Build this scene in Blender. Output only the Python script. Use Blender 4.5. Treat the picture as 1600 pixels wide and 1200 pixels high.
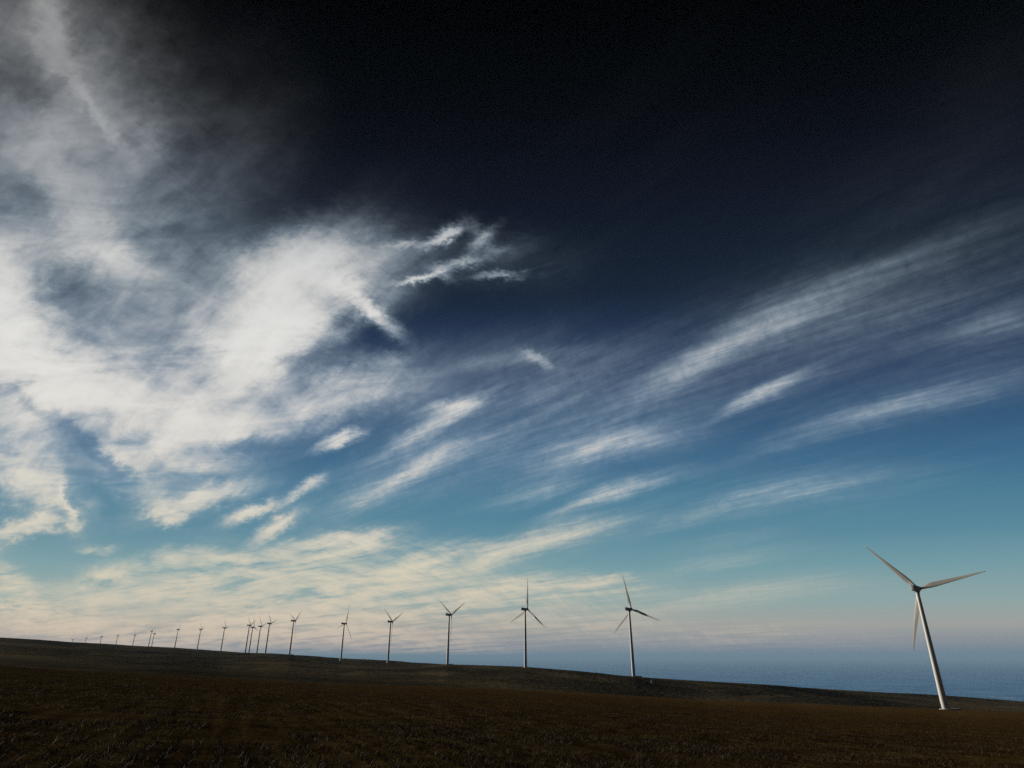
import bpy, bmesh, math, random
import numpy as np
from mathutils import Vector, Matrix

for o in list(bpy.data.objects):
    bpy.data.objects.remove(o)
sc = bpy.context.scene
COL = sc.collection
rad, deg = math.radians, math.degrees

# ------------------------------------------------------------------ camera
EYE = 1.7
FPX, PITCH = 988.0, rad(23.3)          # focal length in photo pixels (1600 wide), upward tilt
cd = bpy.data.cameras.new('camera')
cam = bpy.data.objects.new('camera', cd)
COL.objects.link(cam)
cam.location = (0, 0, EYE)
cam.rotation_euler = (rad(90) + PITCH, 0, 0)
cd.sensor_width = 36.0
cd.lens = 36.0 * FPX / 1600.0
cd.clip_start, cd.clip_end = 0.1, 2000000.0
sc.camera = cam

# ------------------------------------------------------------------ light
SUN_AZ, SUN_EL = rad(-56), rad(9.5)      # azimuth from straight ahead, negative = left
sd = bpy.data.lights.new('sun', 'SUN')
sd.energy = 4.2
sd.angle = rad(0.5)
sd.color = (1.0, 0.90, 0.78)
sun = bpy.data.objects.new('sun', sd)
COL.objects.link(sun)
sun_dir = Vector((math.sin(SUN_AZ) * math.cos(SUN_EL), math.cos(SUN_AZ) * math.cos(SUN_EL), math.sin(SUN_EL)))
sun.rotation_euler = (-sun_dir).to_track_quat('-Z', 'Y').to_euler()
sun.location = (-60, 30, 60)

sc.cycles.use_denoising = False      # keep the fine cloud fibres and a film-like grain
sc.cycles.use_adaptive_sampling = True
sc.cycles.adaptive_threshold = 0.002
sc.cycles.max_bounces = 4
sc.cycles.diffuse_bounces = 2
sc.cycles.glossy_bounces = 2
sc.cycles.volume_bounces = 0
sc.view_settings.view_transform = 'Standard'
sc.view_settings.look = 'None'
sc.view_settings.exposure = 0.0
sc.view_settings.gamma = 1.0
sc.view_settings.use_curve_mapping = False


def pix_dir(x, y):
    """world direction towards a point of the 1600 x 1200 photograph"""
    X, Y = (x - 800) / FPX, (600 - y) / FPX
    v = np.array([X, math.cos(PITCH) - Y * math.sin(PITCH), math.sin(PITCH) + Y * math.cos(PITCH)])
    return v / np.linalg.norm(v)


def az_el(x, y):
    v = pix_dir(x, y)
    return math.atan2(v[0], v[1]), math.asin(v[2])


def chart(x, y):
    """conformal sky chart (stereographic from the nadir, zenith in the middle)"""
    v = pix_dir(x, y)
    return np.array([v[0], -v[1]]) / (1 + v[2])


def lin(c):
    r = []
    for v in c:
        v /= 255.0
        r.append(v / 12.92 if v <= 0.04045 else ((v + 0.055) / 1.055) ** 2.4)
    return (*r, 1.0)


# ------------------------------------------------------------------ world: sky, evening gradient and cirrus
world = bpy.data.worlds.new('World')
sc.world = world
world.use_nodes = True
nt = world.node_tree
nt.nodes.clear()
N, L = nt.nodes, nt.links


def setin(sock, v):
    if isinstance(v, bpy.types.NodeSocket):
        L.new(v, sock)
    else:
        sock.default_value = v


def M(op, a, b=None, c=None, clamp=False):
    n = N.new('ShaderNodeMath')
    n.operation = op
    n.use_clamp = clamp
    setin(n.inputs[0], a)
    if b is not None:
        setin(n.inputs[1], b)
    if c is not None:
        setin(n.inputs[2], c)
    return n.outputs[0]


def V(op, a, b=None, scale=None):
    n = N.new('ShaderNodeVectorMath')
    n.operation = op
    setin(n.inputs[0], a)
    if b is not None:
        setin(n.inputs[1], b)
    if scale is not None:
        setin(n.inputs['Scale'], scale)
    return n.outputs['Value'] if op in ('DOT_PRODUCT', 'LENGTH') else n.outputs[0]


def XYZ(x, y, z=0.0):
    n = N.new('ShaderNodeCombineXYZ')
    for s, v in zip(n.inputs, (x, y, z)):
        setin(s, v)
    return n.outputs[0]


def NOISE(vec, scale, detail=6.0, rough=0.55, dist=0.0, color=False):
    n = N.new('ShaderNodeTexNoise')
    setin(n.inputs['Vector'], vec)
    n.inputs['Scale'].default_value = scale
    n.inputs['Detail'].default_value = detail
    n.inputs['Roughness'].default_value = rough
    n.inputs['Distortion'].default_value = dist
    return n.outputs['Color' if color else 'Fac']


def MAPR(v, a, b, c=0.0, d=1.0, smooth=False):
    n = N.new('ShaderNodeMapRange')
    if smooth:
        n.interpolation_type = 'SMOOTHSTEP'
    setin(n.inputs[0], v)
    for i, x in enumerate((a, b, c, d)):
        n.inputs[1 + i].default_value = x
    return n.outputs[0]


def ROTSCALE(vec, ang, sx, sy, off=(0, 0, 0)):
    n = N.new('ShaderNodeMapping')
    n.vector_type = 'POINT'
    setin(n.inputs[0], vec)
    n.inputs['Location'].default_value = off
    n.inputs['Rotation'].default_value = (0, 0, ang)
    n.inputs['Scale'].default_value = (1, 1, 1)
    m = N.new('ShaderNodeVectorMath')
    m.operation = 'MULTIPLY'
    L.new(n.outputs[0], m.inputs[0])
    m.inputs[1].default_value = (sx, sy, 1)
    return m.outputs[0]


def RAMP(fac, stops):
    n = N.new('ShaderNodeValToRGB')
    cr = n.color_ramp
    cr.interpolation = 'LINEAR'
    while len(cr.elements) < len(stops):
        cr.elements.new(0.5)
    for e, (p, c) in zip(cr.elements, stops):
        e.position = p
        e.color = c
    setin(n.inputs[0], fac)
    return n.outputs[0]


tc = N.new('ShaderNodeTexCoord')
D = V('NORMALIZE', tc.outputs['Generated'])
sp = N.new('ShaderNodeSeparateXYZ')
L.new(D, sp.inputs[0])
dx, dy, dz = sp.outputs
dzp = M('MAXIMUM', dz, 0.0)
# height angle used by the gradients (graduated darkening overhead)
horiz = M('SQRT', M('ADD', M('MULTIPLY', dy, dy), M('MULTIPLY', M('MULTIPLY', dx, dx), 0.30)))
vang = M('DIVIDE', M('ARCTAN2', dzp, horiz), rad(60))      # 0 .. 1 for 0 .. 60 degrees

# flat cloud-layer coordinates (cirrus sheet): streets of cloud run parallel here
q = V('SCALE', XYZ(dx, dy), scale=M('DIVIDE', 1.0, M('ADD', dzp, 0.05)))
# chart coordinates
st = M('DIVIDE', 1.0, M('ADD', 1.0, dzp))
t0 = XYZ(M('MULTIPLY', dx, st), M('MULTIPLY', M('MULTIPLY', dy, -1.0), st))

FLOW = rad(54)
qf = ROTSCALE(q, FLOW, 1.0, 1.0)                # x now runs along the wind
# domain warp: slow swirl + wisps stretched along the wind
w1 = V('SUBTRACT', NOISE(t0, 9.0, 2.0, 0.5, 0.3, True), (0.5, 0.5, 0.5))
w2 = V('SUBTRACT', NOISE(ROTSCALE(qf, 0, 2.2, 9.0), 1.0, 7.0, 0.62, 0.2, True), (0.5, 0.5, 0.5))
w3 = V('SUBTRACT', NOISE(t0, 60.0, 5.0, 0.6, 0.4, True), (0.5, 0.5, 0.5))
tA = V('ADD', V('ADD', V('ADD', t0, V('SCALE', w1, scale=0.045)), V('SCALE', w2, scale=0.030)), V('SCALE', w3, scale=0.018))
tB = V('ADD', V('ADD', V('ADD', t0, V('SCALE', w1, scale=0.010)), V('SCALE', w2, scale=0.020)), V('SCALE', w3, scale=0.007))
w4 = V('SUBTRACT', NOISE(ROTSCALE(t0, rad(20), 90.0, 200.0), 1.0, 5.0, 0.65, 0.8, True), (0.5, 0.5, 0.5))
tA = V('MULTIPLY', V('ADD', tA, V('SCALE', w4, scale=0.014)), (1, 1, 0))
tB = V('MULTIPLY', tB, (1, 1, 0))


def patches(coord, strokes):
    """sum of soft elongated patches placed on the sky chart"""
    total = None
    for i, (x0, y0, x1, y1, w, amp) in enumerate(strokes):
        if i % 8 == 0 and i:            # evaluate in short batches (keeps the shader stack small)
            coord = V('ADD', coord, XYZ(0.0, 0.0, M('MULTIPLY', total, 1e-9)))
        a, b = chart(x0, y0), chart(x1, y1)
        mx, my = (x0 + x1) / 2, (y0 + y1) / 2
        ln = math.hypot(x1 - x0, y1 - y0)
        ux, uy = ((x1 - x0) / ln, (y1 - y0) / ln) if ln > 1e-6 else (1.0, 0.0)
        c = chart(mx, my)
        e = chart(mx + ux * (ln / 2 + w * 0.9), my + uy * (ln / 2 + w * 0.9)) - chart(mx - ux * (ln / 2 + w * 0.9), my - uy * (ln / 2 + w * 0.9))
        p = chart(mx - uy * w * 1.25, my + ux * w * 1.25) - c
        la = np.hypot(*e) / 2
        lw = np.hypot(*p)
        n = N.new('ShaderNodeMapping')
        n.vector_type = 'TEXTURE'
        L.new(coord, n.inputs[0])
        n.inputs['Location'].default_value = (c[0], c[1], 0)
        n.inputs['Rotation'].default_value = (0, 0, math.atan2(e[1], e[0]))
        n.inputs['Scale'].default_value = (la, lw, 1)
        d2 = V('DOT_PRODUCT', n.outputs[0], n.outputs[0])
        g = M('POWER', 0.3679, d2)
        total = M('MULTIPLY', g, amp) if total is None else M('MULTIPLY_ADD', g, amp, total)
    return total


MASS = [
    (62, -20, 120, 200, 62, .32), (92, -10, 106, 110, 20, .52), (106, 110, 190, 235, 10, .55), (10, 190, 110, 310, 60, .40),
    (190, 90, 235, 270, 55, .26), (350, 200, 340, 300, 80, .07), (75, 185, 95, 205, 26, .22), (150, 110, 180, 180, 30, .18), (0, 40, 30, 90, 40, .08),
    (235, 200, 245, 245, 18, .16),
    (70, 325, 200, 430, 34, .50), (140, 330, 290, 500, 62, .46), (60, 280, 260, 330, 60, .20), (0, 450, 55, 620, 62, 1.3), (0, 420, 8, 600, 45, 1.0),
    (30, 570, 180, 650, 46, .85), (200, 565, 320, 640, 85, .65), (340, 610, 470, 485, 58, 1.0), (430, 440, 535, 430, 36, .75),
    (385, 560, 530, 475, 38, .95), (480, 405, 575, 440, 22, .40), (375, 405, 560, 375, 28, .22),
    (560, 388, 640, 384, 14, .12), (350, 640, 590, 597, 28, .40), (420, 650, 650, 580, 24, .30), (140, 695, 240, 770, 18, .85),
    (190, 640, 300, 715, 42, .60), (300, 690, 365, 670, 24, .28), (262, 800, 390, 765, 14, .55), (263, 815, 272, 810, 10, .85),
    (244, 806, 249, 808, 8, .6), (300, 778, 345, 768, 11, .35),
    (0, 725, 95, 790, 26, .85), (0, 665, 50, 700, 22, .45), (10, 833, 105, 815, 9, .8), (0, 843, 20, 840, 13, .7), (96, 765, 118, 815, 6, .8),
    ]
CLEAR = [       # thinner places inside the big cloud
    (-10, 612, 105, 672, 10, .75), (70, 430, 135, 445, 28, .65), (195, 455, 255, 520, 30, .4), (275, 360, 335, 455, 30, .35),
    (0, 288, 60, 322, 26, .7), (310, 565, 335, 605, 28, .5), (115, 690, 205, 755, 12, 1.7), (200, 692, 245, 680, 12, .6), (545, 525, 630, 545, 16, 2.2), (430, 600, 560, 552, 16, 1.0),
    (190, 330, 260, 440, 26, .5), (250, 530, 300, 550, 26, .4), (390, 620, 440, 640, 16, .5), (240, 560, 260, 610, 18, .35), (30, 110, 50, 150, 26, .5),
    (330, 690, 420, 690, 10, .8),
]
WISPS = [
    (495, 430, 560, 455, 12, .55), (540, 452, 606, 507, 8, 1.1), 
    (674, 381, 712, 362, 5.5, 1.2), (694, 365, 708, 361, 6.5, .4), (600, 386, 672, 384, 4, .28), (630, 440, 700, 425, 3.6, .75), (690, 418, 742, 408, 5, .5),
    (680, 420, 700, 432, 6, .4), (738, 392, 764, 366, 6, .34), (752, 430, 805, 426, 4, .40), (690, 400, 840, 402, 28, .05), (600, 430, 640, 400, 20, .06),
    (740, 355, 765, 385, 6, .16), (760, 395, 790, 392, 6, .18),
    (410, 837, 456, 807, 8, 1.1), (362, 811, 425, 789, 7, .9), (472, 765, 500, 750, 7, .55), (500, 697, 553, 679, 7, .8), (450, 782, 464, 768, 5, .35),
    (820, 551, 862, 571, 6, .26), (690, 636, 738, 632, 5, .5), (96, 770, 120, 820, 5, .4), (935, 908, 966, 904, 3, .3),
]
STREAKS = [
    (1030, 592, 1265, 471, 15, .55), (1290, 458, 1620, 335, 16, .06), (1180, 475, 1420, 410, 13, .05), (1000, 620, 1620, 400, 85, .055),
    (1200, 560, 1620, 440, 55, .05), (700, 576, 900, 548, 8, .18), (640, 600, 1000, 565, 45, .10),
    (1140, 637, 1242, 590, 8, .65), (860, 716, 1030, 680, 17, .75), (1225, 682, 1490, 609, 13, .40), (1400, 640, 1620, 570, 24, .12),
    (878, 797, 1037, 742, 9, .90), (590, 766, 722, 698, 11, .85), (550, 770, 800, 680, 40, .22), (608, 698, 737, 631, 8, .95),
    (665, 643, 735, 634, 11, .5), (1060, 806, 1330, 744, 12, .36), (1090, 782, 1400, 750, 30, .10),
    (740, 877, 920, 822, 11, 1.1), (1040, 890, 1215, 858, 9, .20), (1030, 948, 1290, 905, 12, .40), (880, 921, 965, 905, 5, .8), (1080, 852, 1220, 830, 8, .12),
    (1480, 170, 1620, 90, 60, .008), (1350, 330, 1620, 250, 50, .02), (780, 782, 900, 750, 12, .36), (500, 806, 620, 740, 16, .18),
    (900, 655, 1100, 600, 28, .13), (720, 690, 1000, 620, 50, .08), (830, 860, 1000, 800, 18, .18), (1150, 520, 1420, 470, 40, .09),
    (1500, 520, 1620, 490, 14, .2), (600, 720, 700, 660, 22, .12), (800, 640, 900, 600, 14, .18),
]
LOWBANK = [
    (140, 906, 200, 900, 13, .75), (170, 925, 560, 880, 30, .78), (250, 960, 700, 930, 28, .62), (462, 853, 578, 836, 8, 1.0),
    (500, 872, 600, 842, 12, .75), (600, 902, 732, 862, 14, 1.0), (742, 882, 790, 858, 10, .6), (640, 932, 965, 905, 13, .7),
    (700, 945, 900, 950, 26, .35), (-20, 955, 150, 985, 24, .6), (-10, 890, 40, 915, 12, .6), (100, 985, 800, 992, 24, .95),
    (800, 985, 1100, 972, 24, .14), (0, 930, 110, 965, 14, .7), (140, 858, 176, 862, 5, .40), (1000, 1000, 1350, 985, 16, .12),
    (480, 940, 700, 880, 24, .30), (240, 880, 300, 862, 10, .5), (330, 880, 420, 868, 9, .4),
]
bK = patches(tA, CLEAR)
thin = M('POWER', 0.3679, M('MULTIPLY', bK, 1.15))
bM = M('MULTIPLY', patches(V('ADD', tA, XYZ(0.0, 0.0, M('MULTIPLY', bK, 1e-9))), MASS), thin)
tC = V('MULTIPLY', V('ADD', V('ADD', V('ADD', t0, V('SCALE', w2, scale=0.008)), V('SCALE', w3, scale=0.016)), V('SCALE', w4, scale=0.012)), (1, 1, 0))
bW = patches(V('ADD', tC, XYZ(0.0, 0.0, M('MULTIPLY', bM, 1e-9))), WISPS)
bS = patches(V('ADD', tB, XYZ(0.0, 0.0, M('MULTIPLY', bW, 1e-9))), STREAKS)
bL = patches(V('ADD', tB, XYZ(0.0, 0.0, M('MULTIPLY', bS, 1e-9))), LOWBANK)
# textures
nM = NOISE(ROTSCALE(q, rad(20), 1.5, 3.2), 1.0, 9.0, 0.60, 0.7)
nM2 = NOISE(ROTSCALE(t0, rad(-35), 14.0, 42.0), 1.0, 7.0, 0.62, 0.5)
nS = NOISE(ROTSCALE(qf, 0, 1.3, 6.0), 1.0, 9.0, 0.64, 0.35)
nS2 = NOISE(ROTSCALE(qf, rad(-14), 2.2, 26.0), 1.0, 7.0, 0.68, 0.3)
nL = NOISE(ROTSCALE(qf, rad(-10), 0.55, 1.5), 1.0, 10.0, 0.68, 0.35)
nL2 = NOISE(ROTSCALE(t0, rad(24), 26.0, 95.0), 1.0, 7.0, 0.62, 0.4)
fM = M('MULTIPLY', MAPR(nM, 0.32, 0.66, 0.34, 1.58), MAPR(nM2, 0.30, 0.70, 0.72, 1.26))
nF = NOISE(t0, 75.0, 6.0, 0.65, 0.5)
def ridge(vec, scale, w):
    n_ = NOISE(vec, scale, 5.0, 0.62, 0.6)
    return MAPR(M('ABSOLUTE', M('SUBTRACT', n_, 0.5)), 0.0, w, 1.0, 0.0, True)


rM = ridge(V('ADD', ROTSCALE(t0, rad(52), 9.0, 34.0), V('SCALE', w1, scale=2.4)), 1.0, 0.14)
rM2 = ridge(V('ADD', ROTSCALE(t0, rad(-8), 12.0, 60.0), V('SCALE', w1, scale=3.0)), 1.0, 0.15)
fM = M('MULTIPLY', fM, M('ADD', 0.88, M('ADD', M('MULTIPLY', rM, 0.17), M('MULTIPLY', rM2, 0.12))))
fS = M('MULTIPLY', M('MULTIPLY', MAPR(nS, 0.34, 0.70, 0.45, 1.35), MAPR(nS2, 0.30, 0.70, 0.62, 1.35)), MAPR(nF, 0.30, 0.70, 0.72, 1.25))
fL = M('MULTIPLY', MAPR(nL, 0.38, 0.64, 0.10, 1.85), MAPR(nL2, 0.32, 0.68, 0.45, 1.5))
dens = M('ADD', M('ADD', M('MULTIPLY', M('MULTIPLY', bM, 0.98), fM), M('MULTIPLY', M('MULTIPLY', bS, 0.72), fS)), M('MULTIPLY', bL, fL))
dens = M('ADD', dens, M('MULTIPLY', M('MAXIMUM', bW, 0.0), M('MULTIPLY', MAPR(nM2, 0.30, 0.70, 0.5, 1.5), M('ADD', 0.72, M('MULTIPLY', rM2, 0.55)))))
# thin cirrus veil over the rest of the sky (behind and beside the view as well)
veil = M('MULTIPLY', MAPR(nS, 0.50, 0.80, 0.0, 0.035), MAPR(NOISE(q, 0.35, 2.0), 0.42, 0.62, 0.0, 1.0))
dens = M('ADD', dens, veil)
alpha = M('SUBTRACT', 1.0, M('POWER', 0.2231, dens), clamp=True)

A60 = lambda e: e / 60.0
base = RAMP(vang, [(A60(e), lin(c)) for e, c in [
    (0, (104, 124, 140)), (0.9, (134, 141, 150)), (2.4, (160, 161, 156)), (4.3, (140, 164, 164)), (7.2, (112, 153, 163)), (10, (86, 134, 154)),
    (13, (70, 120, 147)), (16, (59, 103, 136)), (19, (49, 87, 121)), (23.5, (37, 61, 94)), (29, (26, 42, 67)),
    (31.7, (21, 33, 51)), (34.6, (18, 28, 43)), (39.7, (14, 19, 32)), (44, (8, 11, 19)), (49, (3, 4, 7)), (54, (0, 0, 0))]])
ccol = RAMP(vang, [(A60(e), lin(c)) for e, c in [
    (0, (206, 186, 170)), (3, (214, 199, 178)), (7, (219, 208, 184)), (11, (226, 217, 199)), (17, (226, 222, 214)),
    (25, (228, 227, 223)), (32, (222, 222, 220)), (37, (190, 194, 197)), (42, (176, 179, 183)), (47, (168, 169, 170)), (55, (160, 160, 158))]])
sky = N.new('ShaderNodeTexSky')
sky.sky_type = 'NISHITA'
sky.sun_disc = False
sky.sun_elevation = SUN_EL
sky.sun_rotation = SUN_AZ
mix = N.new('ShaderNodeMix')
mix.data_type = 'RGBA'
L.new(alpha, mix.inputs[0])
L.new(base, mix.inputs[6])
thin_tint = N.new('ShaderNodeMix')        # thin ice scatters bluer than the dense cores
thin_tint.data_type = 'RGBA'
L.new(MAPR(M('ADD', alpha, M('MULTIPLY', M('SUBTRACT', 0.22, vang), 5.0, clamp=True)), 0.15, 0.85, 0.0, 1.0, True), thin_tint.inputs[0])
thin_col = N.new('ShaderNodeMix')
thin_col.data_type = 'RGBA'
thin_col.blend_type = 'MULTIPLY'
L.new(MAPR(vang, 0.58, 0.76, 1.0, 0.25), thin_col.inputs[0])
L.new(ccol, thin_col.inputs[6])
thin_col.inputs[7].default_value = (0.62, 0.80, 0.98, 1)
L.new(thin_col.outputs[2], thin_tint.inputs[6])
L.new(ccol, thin_tint.inputs[7])
L.new(thin_tint.outputs[2], mix.inputs[7])
bg1 = N.new('ShaderNodeBackground')
bg1.inputs[1].default_value = 1.0
# unseen sky behind the view is dimmed to darken the turbines' near sides
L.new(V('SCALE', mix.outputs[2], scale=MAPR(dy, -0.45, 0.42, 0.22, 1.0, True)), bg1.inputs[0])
bg2 = N.new('ShaderNodeBackground')          # the physical sky, polarised darker overhead
bg2.inputs[1].default_value = 0.05
pol = M('POWER', M('SUBTRACT', 1.0, M('MINIMUM', vang, 1.0)), 4.0)
mc = V('SCALE', sky.outputs[0], scale=M('MULTIPLY', pol, 0.10))
L.new(mc, bg2.inputs[0])
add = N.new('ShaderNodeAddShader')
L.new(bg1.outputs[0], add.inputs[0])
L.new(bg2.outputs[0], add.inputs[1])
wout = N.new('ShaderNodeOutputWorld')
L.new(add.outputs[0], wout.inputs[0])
world.cycles.sampling_method = 'MANUAL'
world.cycles.sample_map_resolution = 1024


# ------------------------------------------------------------------ helpers for objects
def tag(o, label=None, cat=None, group=None, kind=None):
    if label:
        o['label'] = label
    if cat:
        o['category'] = cat
    if group:
        o['group'] = group
    if kind:
        o['kind'] = kind
    return o


def link_mesh(name, bm, mats, parent=None, smooth=True):
    me = bpy.data.meshes.new(name)
    bm.normal_update()
    bm.to_mesh(me)
    bm.free()
    for m in (mats if isinstance(mats, (list, tuple)) else [mats]):
        me.materials.append(m)
    if smooth:
        me.polygons.foreach_set('use_smooth', [True] * len(me.polygons))
    o = bpy.data.objects.new(name, me)
    COL.objects.link(o)
    if parent:
        o.parent = parent
    return o


def np_mesh(name, verts, faces, mats, midx=None, smooth=True, parent=None):
    me = bpy.data.meshes.new(name)
    nv, (nf, k) = len(verts), faces.shape
    me.vertices.add(nv)
    me.vertices.foreach_set('co', verts.astype(np.float32).ravel())
    me.loops.add(nf * k)
    me.loops.foreach_set('vertex_index', faces.astype(np.int32).ravel())
    me.polygons.add(nf)
    me.polygons.foreach_set('loop_start', np.arange(0, nf * k, k, dtype=np.int32))
    me.polygons.foreach_set('loop_total', np.full(nf, k, dtype=np.int32))
    for m in mats:
        me.materials.append(m)
    if midx is not None:
        me.polygons.foreach_set('material_index', midx.astype(np.int32))
    me.polygons.foreach_set('use_smooth', np.full(nf, smooth))
    me.update(calc_edges=True)
    o = bpy.data.objects.new(name, me)
    COL.objects.link(o)
    if parent:
        o.parent = parent
    return o


def value_noise(x, y, seed=0):
    xi, yi = np.floor(x).astype(np.int64), np.floor(y).astype(np.int64)
    xf, yf = x - xi, y - yi
    u, v = xf * xf * (3 - 2 * xf), yf * yf * (3 - 2 * yf)

    def h(i, j):
        n = (i * 374761393 + j * 668265263 + seed * 982451653) & 0x7fffffff
        n = ((n ^ (n >> 13)) * 1274126177) & 0x7fffffff
        n = n ^ (n >> 16)
        return (n & 0xffff) / 65535.0
    a = h(xi, yi) * (1 - u) + h(xi + 1, yi) * u
    b = h(xi, yi + 1) * (1 - u) + h(xi + 1, yi + 1) * u
    return a * (1 - v) + b * v - 0.5


def fbm(x, y, oct=4, seed=0):
    s, a = 0, 1.0
    for k in range(oct):
        s = s + a * value_noise(x * 2 ** k + 17.3 * k, y * 2 ** k - 9.1 * k, seed + k)
        a *= 0.5
    return s


def mat(name, color, rough=0.6, build=None, **kw):
    m = bpy.data.materials.new(name)
    m.use_nodes = True
    b = m.node_tree.nodes['Principled BSDF']
    b.inputs['Base Color'].default_value = (*color[:3], 1)
    b.inputs['Roughness'].default_value = rough
    for k, v in kw.items():
        b.inputs[k.replace('_', ' ')].default_value = v
    if build:
        build(m.node_tree, b)
    return m


def nn(t, typ, **kw):
    n = t.nodes.new(typ)
    for k, v in kw.items():
        setattr(n, k, v)
    return n


def noise_color(scale, stops, detail=6, rough=0.6, stretch=(1, 1, 1), rot=0.0, bump=0.0, bump_scale=None, obj=True):
    def f(t, b):
        tcn = nn(t, 'ShaderNodeTexCoord')
        mp = nn(t, 'ShaderNodeMapping')
        mp.inputs['Scale'].default_value = stretch
        mp.inputs['Rotation'].default_value = (0, 0, rot)
        t.links.new(tcn.outputs['Object'], mp.inputs[0])
        ns = nn(t, 'ShaderNodeTexNoise')
        ns.inputs['Scale'].default_value = scale
        ns.inputs['Detail'].default_value = detail
        ns.inputs['Roughness'].default_value = rough
        t.links.new(mp.outputs[0], ns.inputs[0])
        r = nn(t, 'ShaderNodeValToRGB')
        while len(r.color_ramp.elements) < len(stops):
            r.color_ramp.elements.new(0.5)
        for e, (p, c) in zip(r.color_ramp.elements, stops):
            e.position, e.color = p, (*c, 1)
        t.links.new(ns.outputs[0], r.inputs[0])
        t.links.new(r.outputs[0], b.inputs['Base Color'])
        if bump:
            n2 = nn(t, 'ShaderNodeTexNoise')
            n2.inputs['Scale'].default_value = bump_scale
            n2.inputs['Detail'].default_value = 5
            t.links.new(mp.outputs[0], n2.inputs[0])
            bp = nn(t, 'ShaderNodeBump')
            bp.inputs['Strength'].default_value = 1.0
            bp.inputs['Distance'].default_value = bump
            t.links.new(n2.outputs[0], bp.inputs['Height'])
            t.links.new(bp.outputs[0], b.inputs['Normal'])
    return f


# ------------------------------------------------------------------ terrain
HUB, ROTOR = 80.0, 46.0
# turbines: nacelle pixel and foot pixel in the photograph
TURB = [(1432, 920, 1477, 1110.5), (983, 952, 991.5, 1059), (820.5, 952, 821.5, 1042), (702, 960.6, 699.5, 1038),
        (610.5, 971.2, 604.8, 1036), (538, 974.4, 531, 1034.6), (459, 970, 451.6, 1022.9), (421.2, 974, 414, 1021.5),
        (407.2, 978.6, 401, 1019), (394.8, 980, 387.5, 1018.4), (389.7, 977, 382.4, 1020), (351, 981, 345, 1017.6),
        (313.7, 983.3, 307.7, 1013.9), (278.5, 983.3, 273.5, 1011.9), (241, 990, 236, 1010), (237, 986, 232.7, 1010),
        (210.7, 992.5, 206.5, 1008.8), (184, 993.5, 181, 1006), (158.8, 994.5, 156.7, 1004.7), (135, 997, 134, 1004), (113.5, 999.5, 113, 1003)]
FAR_D = {13: 3500, 14: 4500, 15: 4000, 16: 4500, 17: 5000, 18: 5500, 19: 6200, 20: 7000}
spots = []
for i, (hx, hy, bx, by) in enumerate(TURB):
    a, eh = az_el(hx, hy)
    _, eb = az_el(bx, by)
    if i in FAR_D:
        dist = FAR_D[i]
        eb = math.atan(math.tan(eh) - HUB / dist)
    else:
        dist = HUB / (math.tan(eh) - math.tan(eb))
    spots.append((a, dist, eh, eb))

CREST = [(0, 1040), (100, 1047), (250, 1054), (400, 1062), (500, 1067.5), (650, 1072), (800, 1077), (950, 1085), (1100, 1094),
         (1250, 1100), (1400, 1105), (1470, 1108), (1540, 1110), (1600, 1112)]
SKYL = [(0, 996), (60, 999), (113, 1003.5), (158, 1005.5), (207, 1009), (273, 1012), (345, 1017), (414, 1021), (452, 1023),
        (500, 1026), (531, 1028.5), (605, 1032), (660, 1036.5), (700, 1038), (822, 1042), (900, 1048), (991, 1057.5), (1100, 1064),
        (1200, 1070), (1300, 1077), (1400, 1083), (1477, 1087), (1530, 1091), (1600, 1096)]
ca = np.array([az_el(*p) for p in CREST])
sa = np.array([az_el(*p) for p in SKYL])
SK_R = [(-50, 2100), (deg(spots[18][0]), 2200), (deg(spots[13][0]), 2500), (deg(spots[11][0]), spots[11][1]), (deg(spots[10][0]), spots[10][1]),
        (deg(spots[7][0]), spots[7][1]), (deg(spots[6][0]), spots[6][1]), (deg(spots[5][0]), spots[5][1] * 1.45),
        (deg(spots[4][0]), spots[4][1] * 1.35), (deg(spots[3][0]), spots[3][1] * 1.02), (deg(spots[2][0]), spots[2][1] * 1.02),
        (deg(spots[1][0]), spots[1][1] * 1.03), (20, 1180), (31.4, 1550), (45, 1700)]
CR_R = [(-50, 260), (-25, 280), (-10, 300), (0, 330), (10, 380), (20, 450), (31.4, spots[0][1] * 1.10), (45, 640)]
far = sorted([(deg(spots[i][0]), spots[i][1], spots[i][3]) for i in (13, 15, 16, 17, 18, 19, 20)])


def smooth_interp(az, pts):
    pts = np.array(sorted(pts))
    return np.interp(az, pts[:, 0], pts[:, 1])


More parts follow.
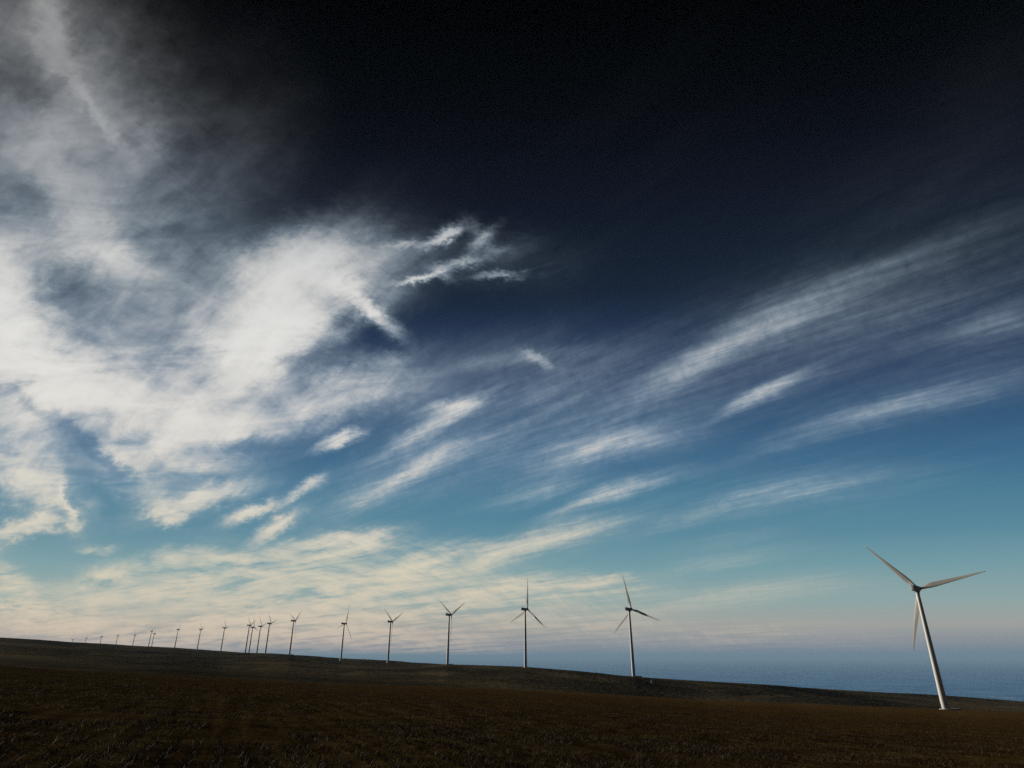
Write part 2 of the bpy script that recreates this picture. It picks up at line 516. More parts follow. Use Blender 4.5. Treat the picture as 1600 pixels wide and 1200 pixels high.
def terrain_el(azd, r):
    """elevation-angle profile of the ground; azd, r are 1-D arrays -> z[az, r]"""
    out = np.zeros((len(azd), len(r)))
    lr = np.log(r)
    for i, a in enumerate(azd):
        ac = min(max(a, -40.0), 38.0)
        ef = np.interp(math.radians(ac), ca[:, 0], ca[:, 1])
        es = np.interp(math.radians(ac), sa[:, 0], sa[:, 1])
        Rf, Rs = smooth_interp(ac, CR_R), smooth_interp(ac, SK_R)
        zf = Rf * math.tan(ef) + EYE
        sag = 0.12 * math.sin(math.radians(a) * 2.3)
        # field up to its crest
        t = np.clip(r / Rf, 0, 1)
        z = zf * t ** 0.96 + sag * t * (1 - t) * 4
        # dip behind the crest, slope up or down to the skyline, fall-away behind
        k = [(Rf, ef), (Rf * 1.10, ef - rad(.16)), (Rf * 1.28, ef - rad(.05))]
        e1 = ef + 0.06 * (es - ef)
        k += [(Rf * 1.42, e1)]
        lg = lambda f_: math.exp(math.log(Rf * 1.42) * (1 - f_) + math.log(Rs) * f_)
        k += [(lg(0.5), e1 + 0.62 * (es - e1)), (lg(0.85), e1 + 0.95 * (es - e1)), (Rs, es), (Rs * 1.12, es - rad(.02))]
        if ac < deg(spots[12][0]):
            fa = [f_[0] for f_ in far]
            d_, e_ = np.interp(ac, fa, [f_[1] for f_ in far]), np.interp(ac, fa, [f_[2] for f_ in far])
            e_ = min(e_, es - rad(.03))
            k += [(d_, e_), (d_ * 1.5, e_ - rad(.25)), (20000, -rad(2.2))]
        else:
            g = np.interp(ac, [-25, -10, 10, 38], [.3, .9, 2.2, 3.0])
            k += [(Rs * 1.6, es - rad(.4 * g)), (Rs * 2.6, es - rad(1.2 * g)), (12000, es - rad(2.0 + 2 * g)), (20000, es - rad(2.2 + 2 * g))]
        ks = np.log([x[0] for x in k])
        el = np.interp(lr, ks, [x[1] for x in k])
        zz = r * np.tan(el) + EYE
        out[i] = np.where(r <= Rf, z, zz)
    # soften the kinks of the hills along the distance axis only behind the field crest
    return out


def blend_behind(azd):
    """1 in the photographed sector, 0 behind the camera"""
    return np.clip((75 - np.abs(azd)) / 25.0, 0, 1)


def terrain_z(azd, r):
    z = terrain_el(azd, r)
    w = blend_behind(azd)[:, None]
    w = w * w * (3 - 2 * w)
    back = -0.012 * r[None, :] * np.ones((len(azd), 1))
    z = z * w + back * (1 - w)
    x = np.sin(np.radians(azd))[:, None] * r[None]
    y = np.cos(np.radians(azd))[:, None] * r[None]
    rr = r[None]
    # rolling relief, gullies on the far slope, clods near the eye
    amp = np.clip((rr - 420) / 400, 0, 1)
    z = z + amp * 0.9 * fbm(x / 210, y / 210, 4, 3) * np.clip(rr / 700, 0.2, 3)
    gul = np.abs(fbm(x / 150 + y / 420, y / 260 - x / 700, 3, 11))
    mid = np.clip((rr - 420) / 250, 0, 1) * np.clip((2600 - rr) / 900, 0, 1)
    z = z - mid * 1.3 * np.clip(0.16 - gul, 0, 1) / 0.16
    z = z + np.clip(1 - rr / 140, 0, 1) * (0.10 * fbm(x / 1.3, y / 1.3, 4, 5) + 0.35 * np.clip(rr / 30, 0, 1) * fbm(x / 14, y / 14, 3, 8))
    # coast: everything sinks under the sea far away
    t = np.clip((rr - 9000) / 6000, 0, 1)
    z = z * (1 - t) + (-1000) * t
    return z


SEA = -900.0
azs = np.concatenate([np.arange(-180, -60, 3.0), np.arange(-60, -44, 0.6), np.arange(-44, 44, 0.11), np.arange(44, 60, 0.6), np.arange(60, 180, 3.0)])
rs = np.concatenate([np.geomspace(0.6, 240, 230, endpoint=False), np.geomspace(240, 3200, 230, endpoint=False), np.geomspace(3200, 15500, 60)])
Z = terrain_z(azs, rs)
na, nr = len(azs), len(rs)
X = np.sin(np.radians(azs))[:, None] * rs[None]
Y = np.cos(np.radians(azs))[:, None] * rs[None]
verts = np.concatenate([np.stack([X, Y, Z], -1).reshape(-1, 3), [[0, 0, Z[:, 0].mean()]]])
ii, jj = np.meshgrid(np.arange(na), np.arange(nr - 1), indexing='ij')
i2 = (ii + 1) % na
quads = np.stack([ii * nr + jj, ii * nr + jj + 1, i2 * nr + jj + 1, i2 * nr + jj], -1).reshape(-1, 4)
cap = np.stack([np.full(na, na * nr), np.arange(na) * nr, ((np.arange(na) + 1) % na) * nr, np.full(na, na * nr)], -1)
RF = smooth_interp(np.clip(azs, -40, 38), CR_R)
is_hill = (rs[None, :-1] > RF[:, None] * 1.03).astype(int).reshape(-1)


def field_build(t, b):
    """dry stubble field: sown rows, bare soil, straw"""
    tcn = nn(t, 'ShaderNodeTexCoord')
    mp = nn(t, 'ShaderNodeMapping')
    mp.inputs['Rotation'].default_value = (0, 0, rad(-22))
    t.links.new(tcn.outputs['Object'], mp.inputs[0])

    def noise(sc_, det, src=mp, st=None, ro=.6):
        s = src.outputs[0]
        if st:
            m2 = nn(t, 'ShaderNodeMapping')
            m2.inputs['Scale'].default_value = st
            t.links.new(s, m2.inputs[0])
            s = m2.outputs[0]
        n = nn(t, 'ShaderNodeTexNoise')
        n.inputs['Scale'].default_value, n.inputs['Detail'].default_value, n.inputs['Roughness'].default_value = sc_, det, ro
        t.links.new(s, n.inputs[0])
        return n.outputs[0]

    big, med, fine = noise(0.035, 4), noise(0.6, 5), noise(7.0, 6, ro=.7)
    rows = noise(1.0, 3, st=(1.7, 0.06, 1))
    mean = nn(t, 'ShaderNodeMath', operation='MULTIPLY_ADD')
    t.links.new(rows, mean.inputs[0])
    mean.inputs[1].default_value = 0.24
    m2 = nn(t, 'ShaderNodeMath', operation='MULTIPLY_ADD')
    t.links.new(fine, m2.inputs[0])
    m2.inputs[1].default_value = 0.48
    m3 = nn(t, 'ShaderNodeMath', operation='MULTIPLY')
    t.links.new(med, m3.inputs[0])
    m3.inputs[1].default_value = 0.28
    t.links.new(m3.outputs[0], m2.inputs[2])
    t.links.new(m2.outputs[0], mean.inputs[2])
    r = nn(t, 'ShaderNodeValToRGB')
    els = [(0.38, (0.008, 0.0048, 0.0024)), (0.48, (0.035, 0.023, 0.0105)), (0.56, (0.062, 0.044, 0.018)), (0.66, (0.13, 0.093, 0.042))]
    while len(r.color_ramp.elements) < 4:
        r.color_ramp.elements.new(0.5)
    for e, (p, c) in zip(r.color_ramp.elements, els):
        e.position, e.color = p, (*c, 1)
    t.links.new(mean.outputs[0], r.inputs[0])
    g = nn(t, 'ShaderNodeMix', data_type='RGBA')
    gm = nn(t, 'ShaderNodeMapRange')
    t.links.new(big, gm.inputs[0])
    gm.inputs[1].default_value, gm.inputs[2].default_value, gm.inputs[4].default_value = 0.42, 0.62, 0.6
    t.links.new(gm.outputs[0], g.inputs[0])
    t.links.new(r.outputs[0], g.inputs[6])
    hm = nn(t, 'ShaderNodeMix', data_type='RGBA', blend_type='MULTIPLY')
    hm.inputs[0].default_value = 1.0
    t.links.new(r.outputs[0], hm.inputs[6])
    hm.inputs[7].default_value = (0.92, 1.0, 0.80, 1)
    t.links.new(hm.outputs[2], g.inputs[7])
    # lighter far right of the field, brightness painted into the ground colour
    sx_ = nn(t, 'ShaderNodeSeparateXYZ')
    t.links.new(tcn.outputs['Object'], sx_.inputs[0])
    su = nn(t, 'ShaderNodeMath', operation='MULTIPLY_ADD')
    t.links.new(sx_.outputs[0], su.inputs[0])
    su.inputs[1].default_value = 1.4
    t.links.new(sx_.outputs[1], su.inputs[2])
    sb = nn(t, 'ShaderNodeMath', operation='MULTIPLY_ADD')
    t.links.new(big, sb.inputs[0])
    sb.inputs[1].default_value = 260.0
    t.links.new(su.outputs[0], sb.inputs[2])
    brightened = nn(t, 'ShaderNodeMapRange')
    t.links.new(sb.outputs[0], brightened.inputs[0])
    brightened.inputs[1].default_value, brightened.inputs[2].default_value = 90.0, 560.0
    dm = nn(t, 'ShaderNodeMix', data_type='RGBA', blend_type='MULTIPLY')
    t.links.new(brightened.outputs[0], dm.inputs[0])
    t.links.new(g.outputs[2], dm.inputs[6])
    dm.inputs[7].default_value = (3.1, 2.6, 2.0, 1)
    t.links.new(dm.outputs[2], b.inputs['Base Color'])
    bp = nn(t, 'ShaderNodeBump')
    bp.inputs['Distance'].default_value = 0.12
    t.links.new(mean.outputs[0], bp.inputs['Height'])
    t.links.new(bp.outputs[0], b.inputs['Normal'])


m_field = mat('stubble_field', (.05, .035, .02), 0.95, field_build)
m_field.node_tree.nodes['Principled BSDF'].inputs['Specular IOR Level'].default_value = 0.0
m_hill = mat('hill_grass', (.05, .05, .03), 0.95, noise_color(0.006, [(0.36, (0.030, 0.027, 0.016)), (0.48, (0.074, 0.060, 0.034)), (0.62, (0.145, 0.112, 0.062))], detail=9, rough=0.62, stretch=(1, 0.6, 1), bump=1.2, bump_scale=0.15))
m_hill.node_tree.nodes['Principled BSDF'].inputs['Specular IOR Level'].default_value = 0.0
ground = np_mesh('ground', verts, quads, [m_field, m_hill], is_hill)
tag(ground, kind='structure')
# close the small fan under the camera
bm = bmesh.new()
bm.from_mesh(ground.data)
bm.verts.ensure_lookup_table()
cv = bm.verts[na * nr]
for i in range(na):
    bm.faces.new((cv, bm.verts[i * nr], bm.verts[((i + 1) % na) * nr]))
bmesh.ops.recalc_face_normals(bm, faces=bm.faces)
if sum(f.normal.z for f in list(bm.faces)[:200]) < 0:
    bmesh.ops.reverse_faces(bm, faces=bm.faces)
bm.to_mesh(ground.data)
bm.free()
ground.data.polygons.foreach_set('use_smooth', [True] * len(ground.data.polygons))


def ground_z(x, y):
    a = deg(math.atan2(x, y))
    r = max(math.hypot(x, y), 0.6)
    i = int(np.clip(np.searchsorted(azs, a) - 1, 0, na - 2))
    j = int(np.clip(np.searchsorted(rs, r) - 1, 0, nr - 2))
    u = (a - azs[i]) / (azs[i + 1] - azs[i])
    v = (r - rs[j]) / (rs[j + 1] - rs[j])
    return (Z[i, j] * (1 - u) + Z[i + 1, j] * u) * (1 - v) + (Z[i, j + 1] * (1 - u) + Z[i + 1, j + 1] * u) * v


def ground_z_np(x, y):
    a = np.degrees(np.arctan2(x, y))
    r = np.maximum(np.hypot(x, y), 0.6)
    i = np.clip(np.searchsorted(azs, a) - 1, 0, na - 2)
    j = np.clip(np.searchsorted(rs, r) - 1, 0, nr - 2)
    u = (a - azs[i]) / (azs[i + 1] - azs[i])
    v = (r - rs[j]) / (rs[j + 1] - rs[j])
    return (Z[i, j] * (1 - u) + Z[i + 1, j] * u) * (1 - v) + (Z[i, j + 1] * (1 - u) + Z[i + 1, j + 1] * u) * v


# ------------------------------------------------------------------ sea far below
def sea_build(t, b):
    tcn = nn(t, 'ShaderNodeTexCoord')
    mp = nn(t, 'ShaderNodeMapping')
    mp.inputs['Scale'].default_value = (1, 1.0, 1)
    t.links.new(tcn.outputs['Object'], mp.inputs[0])
    n = nn(t, 'ShaderNodeTexNoise')
    n.inputs['Scale'].default_value = 0.0005
    n.inputs['Detail'].default_value = 10
    n.inputs['Roughness'].default_value = 0.7
    t.links.new(mp.outputs[0], n.inputs[0])
    r = nn(t, 'ShaderNodeValToRGB')
    for e, (p, c) in zip(r.color_ramp.elements, [(0.36, (0.02, 0.19, 0.50)), (0.62, (0.16, 0.48, 0.90))]):
        e.position, e.color = p, (*c, 1)
    t.links.new(n.outputs[0], r.inputs[0])
    t.links.new(r.outputs[0], b.inputs['Base Color'])
    w = nn(t, 'ShaderNodeTexNoise')
    w.inputs['Scale'].default_value = 0.02
    w.inputs['Detail'].default_value = 6
    t.links.new(mp.outputs[0], w.inputs[0])
    bp = nn(t, 'ShaderNodeBump')
    bp.inputs['Distance'].default_value = 6.0
    t.links.new(w.outputs[0], bp.inputs['Height'])
    t.links.new(bp.outputs[0], b.inputs['Normal'])


m_sea = mat('sea_water', (.03, .1, .2), 0.6, sea_build, IOR=1.33, Specular_IOR_Level=0.1)
bm = bmesh.new()
rings = np.concatenate([[500], np.geomspace(1500, 600000, 32)])
prev = None
for R_ in rings:
    ring = [bm.verts.new((R_ * math.sin(2 * math.pi * k / 180), R_ * math.cos(2 * math.pi * k / 180), 0)) for k in range(180)]
    if prev:
        for k in range(180):
            bm.faces.new((prev[k], ring[k], ring[(k + 1) % 180], prev[(k + 1) % 180]))
    else:
        bm.faces.new(ring)
    prev = ring
bmesh.ops.recalc_face_normals(bm, faces=bm.faces)
sea = link_mesh('water', bm, m_sea)
sea.location.z = SEA
if sea.data.polygons[5].normal.z < 0:
    sea.data.flip_normals()
tag(sea, kind='structure')

# pale line of surf off the coast, seen just over the right end of the ridge
bm = bmesh.new()
sa_, sb_ = [], []
for k in range(25):
    px_ = 1526 + 72 * k / 24
    py_ = 1086.5 + 5.2 * k / 24
    d_ = pix_dir(px_, py_)
    t_ = (SEA + 0.5 - EYE) / d_[2]
    p_ = np.array([0, 0, EYE]) + d_ * t_
    h_ = np.array([d_[0], d_[1]]) / math.hypot(d_[0], d_[1])
    wd = (90 + 260 * abs(value_noise(np.array([k * 0.9]), np.array([3.3]), 5)[0])) * math.sin(math.pi * (k + 0.4) / 25)
    sa_.append(bm.verts.new((p_[0] - h_[0] * wd, p_[1] - h_[1] * wd, SEA + 0.5)))
    sb_.append(bm.verts.new((p_[0] + h_[0] * wd, p_[1] + h_[1] * wd, SEA + 0.5)))
for k in range(24):
    bm.faces.new((sa_[k], sa_[k + 1], sb_[k + 1], sb_[k]))
m_surf = mat('surf_foam', (.75, .78, .8), 0.9, noise_color(0.002, [(0.4, (.35, .52, .66)), (0.6, (.85, .87, .88))], detail=6))
tag(link_mesh('surf', bm, m_surf, None, False), kind='stuff')

# ------------------------------------------------------------------ wind turbine
m_paint = mat('white_paint', (.78, .77, .74), 0.45, noise_color(0.25, [(0.3, (.56, .55, .52)), (0.7, (.68, .67, .645))], detail=8, stretch=(1, 1, 0.12)))
m_blade = mat('blade_gelcoat', (.6, .58, .54), 0.8, noise_color(0.2, [(0.3, (.50, .48, .44)), (0.7, (.60, .58, .54))], detail=7, stretch=(1, 1, .3)))
m_nac = mat('nacelle_shell', (.4, .42, .45), 0.85, noise_color(0.4, [(0.3, (.36, .38, .42)), (0.7, (.46, .48, .52))], detail=6))
m_conc = mat('concrete', (.4, .39, .36), 0.9, noise_color(0.8, [(0.3, (.42, .41, .38)), (0.7, (.58, .56, .52))], detail=8))
m_dark = mat('dark_metal', (.05, .05, .055), 0.5, noise_color(2.0, [(0.3, (.04, .04, .045)), (0.7, (.07, .07, .075))]))
m_red = mat('red_lens', (.35, .02, .015), 0.3, noise_color(3.0, [(0.3, (.30, .02, .015)), (0.7, (.38, .025, .02))]))


def lathe(bm, prof, seg=32, axis='z'):
    prev = None
    for r_, z_ in prof:
        ring = []
        for k in range(seg):
            a = 2 * math.pi * k / seg
            p = (r_ * math.cos(a), r_ * math.sin(a), z_) if axis == 'z' else (r_ * math.cos(a), z_, r_ * math.sin(a))
            ring.append(bm.verts.new(p))
        if prev:
            for k in range(seg):
                bm.faces.new((prev[k], prev[(k + 1) % seg], ring[(k + 1) % seg], ring[k]))
        else:
            bm.faces.new(ring[::-1])
        prev = ring
    bm.faces.new(prev)
    bmesh.ops.recalc_face_normals(bm, faces=bm.faces)


def box(bm, c, s, bevel=0.0, seg=2, rot=None):
    r = bmesh.ops.create_cube(bm, size=1.0)
    vs = r['verts']
    bmesh.ops.scale(bm, vec=s, verts=vs)
    if bevel:
        es = list({e for v in vs for e in v.link_edges})
        out = bmesh.ops.bevel(bm, geom=es, offset=bevel, segments=seg, profile=0.6, affect='EDGES')
        vs = [v for v in bm.verts if v in set(out['verts']) or v in set(vs)]
        vs = list({v for f in out['faces'] for v in f.verts} | {v for v in vs if v.is_valid})
    if rot is not None:
        bmesh.ops.rotate(bm, cent=(0, 0, 0), matrix=rot, verts=vs)
    bmesh.ops.translate(bm, vec=c, verts=vs)


def make_turbine(detail=True):
    root = bpy.data.objects.new('wind_turbine', None)
    root.empty_display_size = 2
    COL.objects.link(root)
    # tower: three tapered sections with slightly proud flange seams
    bm = bmesh.new()
    top = HUB - 2.0
    prof = []
    r0, r1 = 2.25, 1.22
    zz = sorted(list(np.linspace(-3.0, top, 28)) + [26, 26.25, 52, 52.25])
    for z in zz:
        r_ = r0 + (r1 - r0) * max(z, 0) / top
        if 25.9 < z < 26.4 or 51.9 < z < 52.4:
            r_ += 0.05
        prof.append((r_, z))
    lathe(bm, prof, 40)
    tower = link_mesh('tower', bm, m_paint, root)
    if detail:
        bm = bmesh.new()
        box(bm, (0, -2.2, 2.6), (1.0, 0.24, 2.3), 0.08)
        box(bm, (0, -2.34, 2.6), (0.84, 0.05, 2.1), 0.02)
        link_mesh('door', bm, m_dark, tower, False).rotation_euler = (0, 0, rad(-60))
        bm = bmesh.new()
        lathe(bm, [(3.9, -2.5), (3.9, 0.35), (3.7, 0.45), (2.3, 0.5)], 40)
        box(bm, (4.2, 4.8, 0.0), (5.5, 5.0, 1.5), 0.05, rot=None)
        link_mesh('foundation', bm, m_conc, root, False)
        bm = bmesh.new()
        for k in range(6):
            box(bm, (0, -2.55 - 0.28 * k, 1.35 - 0.2 * k), (1.1, 0.3, 0.06))
        for s in (-0.55, 0.55):
            box(bm, (s, -3.3, 1.6), (0.05, 2.0, 0.05), rot=None)
            for k in range(3):
                box(bm, (s, -2.6 - 0.7 * k, 0.95 - 0.1 * k), (0.05, 0.05, 1.3))
        link_mesh('steps', bm, m_dark, root, False).rotation_euler = (0, 0, rad(-60))
    # nacelle: long rounded housing, rotor end towards +Y
    bm = bmesh.new()
    secs = [(-7.6, 1.0, 1.15, 0.25), (-7.3, 1.45, 1.5, 0.1), (-5.5, 1.75, 1.75, 0.0), (-1.0, 1.9, 1.9, 0.0), (2.2, 1.85, 1.85, 0.0), (3.1, 1.55, 1.6, 0.0), (3.4, 1.2, 1.25, 0.0)]
    prev = None
    for y_, hx_, hz_, dz_ in secs:
        ring = []
        for k in range(24):
            a = 2 * math.pi * k / 24
            c_, s_ = math.cos(a), math.sin(a)
            e_ = 0.38
            ring.append(bm.verts.new((hx_ * math.copysign(abs(c_) ** e_, c_), y_, HUB + dz_ + hz_ * math.copysign(abs(s_) ** e_, s_))))
        if prev:
            for k in range(24):
                bm.faces.new((prev[k], prev[(k + 1) % 24], ring[(k + 1) % 24], ring[k]))
        else:
            bm.faces.new(ring)
        prev = ring
    bm.faces.new(prev)
    bmesh.ops.recalc_face_normals(bm, faces=bm.faces)
    nac = link_mesh('nacelle', bm, m_nac, root)
    bm = bmesh.new()
    lathe(bm, [(1.3, HUB - 2.6), (1.55, HUB - 2.5), (1.55, HUB - 1.85)], 32)
    link_mesh('yaw_bearing', bm, m_dark, root)
    if detail:
        bm = bmesh.new()
        box(bm, (0, -6.2, HUB + 2.1), (2.6, 1.6, 0.7), 0.12)
        link_mesh('cooling_vent', bm, m_nac, nac, False)
        bm = bmesh.new()
        lathe(bm, [(0.06, HUB + 1.5), (0.05, HUB + 3.6)], 10)
        box(bm, (0, 0, HUB + 3.5), (1.1, 0.06, 0.06))
        for s in (-0.5, 0.5):
            box(bm, (s, 0, HUB + 3.7), (0.16, 0.16, 0.3), 0.03)
        wm = link_mesh('weather_mast', bm, m_dark, nac, False)
        wm.location = (0, -6.9, 0)
        bm = bmesh.new()
        lathe(bm, [(0.22, HUB + 1.75), (0.22, HUB + 2.15), (0.12, HUB + 2.3)], 12)
        ln = link_mesh('warning_light', bm, m_red, nac)
        ln.location = (0.7, -4.2, 0)
    # rotor pieces: origin at the hub centre so they can be turned about +Y
    bm = bmesh.new()
    lathe(bm, [(1.35, -1.5), (1.65, -0.9), (1.65, 0.5), (1.4, 1.2), (0.95, 1.8), (0.4, 2.15), (0.05, 2.25)], 28, 'y')
    hub = link_mesh('hub', bm, m_nac, root)
    bm = bmesh.new()
    prev = None
    stations = [(1.1, 0.95, 0.95, 0), (2.6, 0.95, 0.95, 2), (4.5, 1.25, 0.85, 10), (7.0, 1.75, 0.62, 13), (9.5, 1.85, 0.46, 11), (14, 1.62, 0.34, 8), (20, 1.28, 0.25, 5),
                (26, 0.98, 0.18, 3), (32, 0.70, 0.12, 1.5), (36.5, 0.48, 0.08, 0), (39, 0.28, 0.05, 0), (ROTOR, 0.06, 0.02, 0)]
    for z_, ch, th, tw in stations:
        z_ = z_ if z_ < 4 else z_ * ROTOR / (40.0 if z_ < 40 else z_)
        ring = []
        off = -0.35 * max(ch - 0.95, 0) - (0.0 if z_ < 10 else 0.25 * (1.85 - ch) * 0)
        for k in range(20):
            a = 2 * math.pi * k / 20
            x_, y_ = ch * math.cos(a) , th * math.sin(a) * (0.55 + 0.45 * math.cos(a) if z_ > 4 else 1)
            x_ += off
            c_, s_ = math.cos(rad(tw)), math.sin(rad(tw))
            ring.append(bm.verts.new((x_ * c_ - y_ * s_, x_ * s_ + y_ * c_, z_)))
        if prev:
            for k in range(20):
                bm.faces.new((prev[k], prev[(k + 1) % 20], ring[(k + 1) % 20], ring[k]))
        else:
            bm.faces.new(ring)
        prev = ring
    bm.faces.new(prev)
    bmesh.ops.recalc_face_normals(bm, faces=bm.faces)
    b0 = link_mesh('blade', bm, m_blade, root)
    for _ in range(2):
        b = b0.copy()
        COL.objects.link(b)
        b.parent = root
    return root


TILT = Matrix.Rotation(rad(5), 4, 'X')
HUBPOS = Vector((0, 4.6, HUB + 0.2))


def set_rotor(root, phase):
    k = 0
    for ch in root.children:
        base = ch.name.split('.')[0]
        if base in ('hub', 'blade'):
            ang = phase + (120 * k if base == 'blade' else 0)
            ch.matrix_local = Matrix.Translation(HUBPOS) @ TILT @ Matrix.Rotation(rad(ang), 4, 'Y')
            if base == 'blade':
                k += 1


def copy_tree(o, parent=None):
    c = o.copy()
    COL.objects.link(c)
    if parent:
        c.parent = parent
    for ch in list(o.children):
        copy_tree(ch, c)
    return c


YAW = rad(49)                                    # all rotors face the same wind, away to the right
# rotor phase read from the photo: one blade's direction on the picture (dx, dy), None = edge-on, any
BLADE_DIRS = [[(-78, -66), (110, -26), (-3, 100)], [(-13, -51), (42, 15.6), (-27, 36)], [(0, -41), (-24, 19), (26, 26)],
              [(-14, -20), (14.6, -17)], [(-13, -18), (15.4, -12)], [(4, -20), (3, 18)], [(1.5, -16), (-10, -13)], [(2, -5)], [(2, -6)], [(2, 6)], [(-3, -12), (12, -7)],
              [(3, -2)], [(3, -6)], [(-3, -1)], [(2, 4)], [(1, -6)], [(2, -2)], [(1, -3)], [(2, -5)], [(-2, -2)], [(0, -4)]]


def to_pix(p):
    v = np.array(p) - np.array([0, 0, EYE])
    yc = v[1] * math.cos(PITCH) + v[2] * math.sin(PITCH)
    zc = -v[1] * math.sin(PITCH) + v[2] * math.cos(PITCH)
    return 800 + FPX * v[0] / yc, 600 - FPX * zc / yc


def best_phase(loc, dirs):
    mw = Matrix.Translation(loc) @ Matrix.Rotation(-YAW, 4, 'Z')
    best = (1e9, 0)
    for ph in np.arange(0, 120, 1.0):
        hp = to_pix(mw @ HUBPOS)
        tips = []
        for k in range(3):
            t = mw @ (Matrix.Translation(HUBPOS) @ TILT @ Matrix.Rotation(rad(ph + 120 * k), 4, 'Y')) @ Vector((0, 0, ROTOR))
            x, y = to_pix(t)
            tips.append((x - hp[0], y - hp[1]))
        s = sum(min((dx_ - tx) ** 2 + (dy_ - ty) ** 2 for tx, ty in tips) for dx_, dy_ in dirs)
        if s < best[0]:
            best = (s, ph)
    return best[1]


LABELS = [
    'largest white wind turbine, at the far right on the edge of the brown field',
    'white wind turbine second from the right, upper blade tilted left, near a pale cabinet',
    'wind turbine third from the right, with one blade pointing straight up',
    'wind turbine fourth from the right with two blades raised in a narrow V',
    'wind turbine fifth from the right, two blades in a V, its foot below the skyline',
    'wind turbine sixth from the right, rotor edge on, its foot below the skyline',
    'wind turbine alone on the skyline just right of the cluster of four',
    'rightmost wind turbine of the cluster of four on the ridge',
    'second wind turbine from the right within the cluster of four on the ridge',
    'paler wind turbine partly behind the leftmost turbine of the cluster of four',
    'leftmost wind turbine of the cluster of four, one blade reaching to the right',
    'small wind turbine standing alone just left of the cluster of four',
    'small wind turbine, second one left of the cluster of four on the ridge',
    'small wind turbine, third one left of the cluster of four, right of the overlapping pair',
    'right and lower wind turbine of the tiny overlapping pair on the left skyline',
    'left and taller wind turbine of the tiny overlapping pair on the left skyline',
    'tiny wind turbine just left of the overlapping pair on the skyline',
    'tiny distant wind turbine, fourth from the left end of the row',
    'tiny distant wind turbine, third from the left end of the row',
    'tiny distant wind turbine, second from the left end of the row',
    'faintest wind turbine at the left end of the row, only its rotor above the ridge',
]
proto = make_turbine(True)
plain = make_turbine(False)
first_used = plain_used = False
for i, (a, dist, eh, eb) in enumerate(spots):
    # slide along the line of sight until the nacelle stands at its height above the real ground
    lo, best = dist, (1e9, dist)
    for d_ in np.linspace(dist * 0.8, dist * 1.25, 200):
        z_ = ground_z(d_ * math.sin(a), d_ * math.cos(a))
        err = abs(z_ + HUB - (EYE + d_ * math.tan(eh)))
        if err < best[0]:
            best = (err, d_)
    d_ = best[1]
    x_, y_ = d_ * math.sin(a), d_ * math.cos(a)
    loc = Vector((x_, y_, ground_z(x_, y_)))
    if i < 7:
        o = copy_tree(proto) if first_used else proto
        first_used = True
    else:
        o = copy_tree(plain) if plain_used else plain
        plain_used = True
    o.location = loc
    o.rotation_euler = (0, 0, -YAW)
    set_rotor(o, best_phase(loc, BLADE_DIRS[i]))
    tag(o, LABELS[i], 'wind turbine', 'wind turbines along the ridge')
    px = to_pix(loc)
    print('turbine', i, 'D %.0f err %.1f foot px (%.1f, %.1f) want %s' % (d_, best[0], px[0], px[1], TURB[i][2:]))


# ------------------------------------------------------------------ stubble, scrub and the small cabinet
rng = np.random.default_rng(7)


def straw(seed, n, rmin, rmax, h0, h1):
    g = np.random.default_rng(seed)
    u = g.random(n)
    r = (rmin ** 0.7 + u * (rmax ** 0.7 - rmin ** 0.7)) ** (1 / 0.7)
    a = np.radians(g.uniform(-58, 58, n))
    x, y = r * np.sin(a), r * np.cos(a)
    # sown rows, the same heading as the rows in the soil
    ang = rad(-22)
    xr, yr = x * math.cos(ang) - y * math.sin(ang), x * math.sin(ang) + y * math.cos(ang)
    onrow = g.random(n) < 0.75
    xr = np.where(onrow, np.round(xr / 0.55) * 0.55 + g.normal(0, 0.07, n), xr)
    x, y = xr * math.cos(-ang) - yr * math.sin(-ang), xr * math.sin(-ang) + yr * math.cos(-ang)
    keep = (value_noise(x / 3.1, y / 3.1, 21) + 0.5 * value_noise(x / 17, y / 17, 22) > -0.18)
    x, y = x[keep], y[keep]
    n = len(x)
    z = ground_z_np(x, y)
    h = g.uniform(h0, h1, n)
    w = h * g.uniform(0.05, 0.12, n)
    th = g.uniform(0, 2 * math.pi, n)
    lean = g.uniform(0.2, 2.2, n) * h
    la = g.uniform(0, 2 * math.pi, n)
    tx, ty = x + lean * np.cos(la), y + lean * np.sin(la)
    p0 = np.stack([x - w * np.cos(th), y - w * np.sin(th), z - 0.02], -1)
    p1 = np.stack([x + w * np.cos(th), y + w * np.sin(th), z - 0.02], -1)
    p2 = np.stack([tx + 0.4 * w * np.cos(th), ty + 0.4 * w * np.sin(th), z + h], -1)
    p3 = np.stack([tx - 0.4 * w * np.cos(th), ty - 0.4 * w * np.sin(th), z + h], -1)
    return np.stack([p0, p1, p2, p3], 1).reshape(-1, 3), g.integers(0, 10, n)


parts_ = [straw(1, 90000, 6, 34, 0.03, 0.10), straw(2, 70000, 26, 90, 0.05, 0.13), straw(3, 40000, 80, 220, 0.08, 0.18)]
vs = np.concatenate([p[0] for p in parts_])
ci = np.concatenate([p[1] for p in parts_])
fs = np.arange(len(vs)).reshape(-1, 4)
m_straw = mat('straw', (.20, .13, .055), 0.9, noise_color(0.6, [(0.3, (.038, .025, .011)), (0.7, (.072, .049, .022))], detail=5))
m_brown = mat('dead_stalk', (.06, .03, .014), 0.95, noise_color(0.6, [(0.3, (.03, .016, .007)), (0.7, (.055, .030, .012))], detail=5))
m_green = mat('weed_leaf', (.04, .045, .012), 0.9, noise_color(0.6, [(0.3, (.022, .026, .008)), (0.7, (.045, .045, .015))], detail=5))
mi = np.where(ci < 3, 0, np.where(ci < 9, 1, 2))
stub = np_mesh('stubble', vs, fs, [m_straw, m_brown, m_green], mi, smooth=False)
tag(stub, kind='stuff')


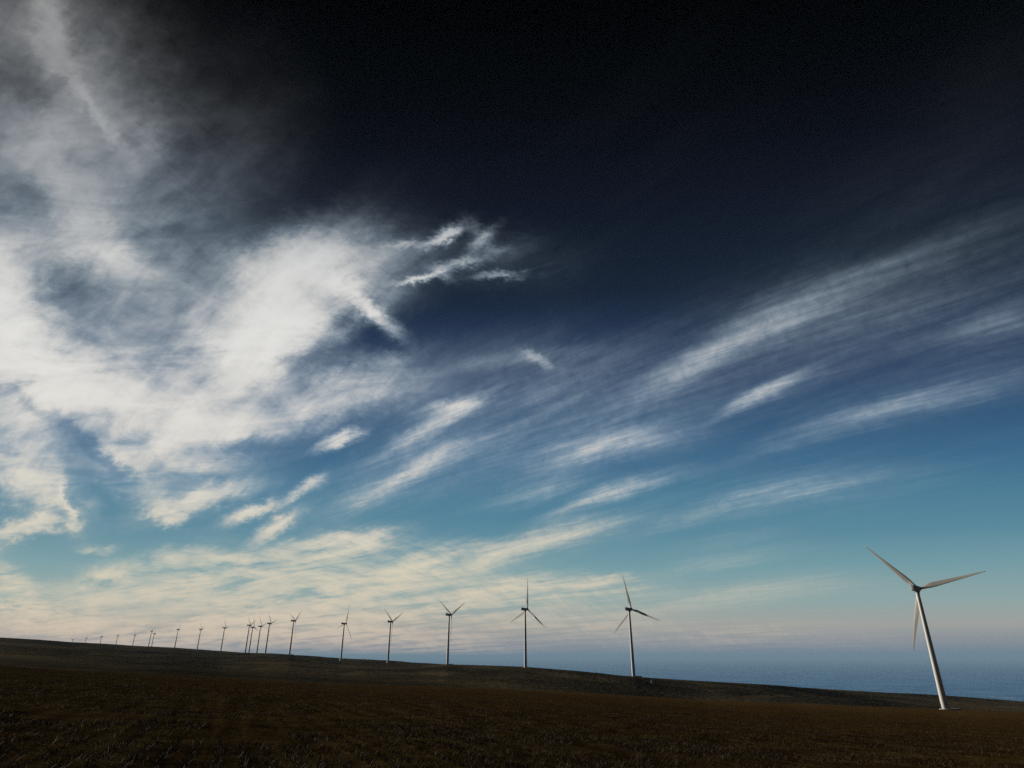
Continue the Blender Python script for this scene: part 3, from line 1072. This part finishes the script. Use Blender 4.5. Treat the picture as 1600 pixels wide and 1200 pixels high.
def pix_ground(x, y):
    """where the sight line through a photo point meets the ground"""
    d_ = pix_dir(x, y)
    for r in np.geomspace(300, 4000, 4000):
        t_ = r / math.hypot(d_[0], d_[1])
        p = np.array([0, 0, EYE]) + d_ * t_
        if p[2] <= ground_z(p[0], p[1]):
            return p
    return None


# small equipment cabinet on the ridge by the second turbine
cp = pix_ground(1019.5, 1068.5)
m_cab = mat('cabinet_paint', (.42, .42, .34), 0.6, noise_color(1.5, [(0.3, (.36, .36, .29)), (0.7, (.48, .47, .39))], detail=6, stretch=(1, 1, .3)))
cab = bpy.data.objects.new('equipment_cabinet', None)
COL.objects.link(cab)
cab.location = cp
cab.rotation_euler = (0, 0, rad(-8))
bm = bmesh.new()
box(bm, (0, 0, 1.75), (2.5, 1.9, 3.3), 0.05)
link_mesh('body', bm, m_cab, cab, False)
bm = bmesh.new()
box(bm, (0, 0, -0.15), (3.2, 2.6, 0.5), 0.04)
link_mesh('base_slab', bm, m_conc, cab, False)
bm = bmesh.new()
box(bm, (0, 0, 3.5), (2.8, 2.2, 0.18), 0.05)
link_mesh('roof', bm, m_cab, cab, False)
for s_ in (-1, 1):
    bm = bmesh.new()
    box(bm, (s_ * 0.6, -0.97, 1.75), (1.1, 0.06, 2.8), 0.02)
    dr = link_mesh('door', bm, m_cab, cab, False)
    bm = bmesh.new()
    box(bm, (s_ * 0.12, -1.03, 1.8), (0.05, 0.08, 0.4), 0.015)
    link_mesh('handle', bm, m_dark, dr, False)
tag(cab, 'small pale equipment cabinet standing on the ridge right of the second turbine', 'cabinet')

# ------------------------------------------------------------------ air between the eye and the far sea
bm = bmesh.new()
bmesh.ops.create_cube(bm, size=1.0)
m_haze = bpy.data.materials.new('haze_air')
m_haze.use_nodes = True
t = m_haze.node_tree
t.nodes.clear()
pv = t.nodes.new('ShaderNodeVolumePrincipled')
pv.inputs['Color'].default_value = (0.44, 0.71, 1.0, 1)
pv.inputs['Density'].default_value = 1.8e-5
pv.inputs['Anisotropy'].default_value = 0.0
mo = t.nodes.new('ShaderNodeOutputMaterial')
t.links.new(pv.outputs[0], mo.inputs['Volume'])
haze = link_mesh('haze', bm, m_haze, None, False)
haze.scale = (1240000, 1240000, 1002 + 330)
haze.location = (0, 0, (330 - 1002) / 2)
tag(haze, kind='stuff')
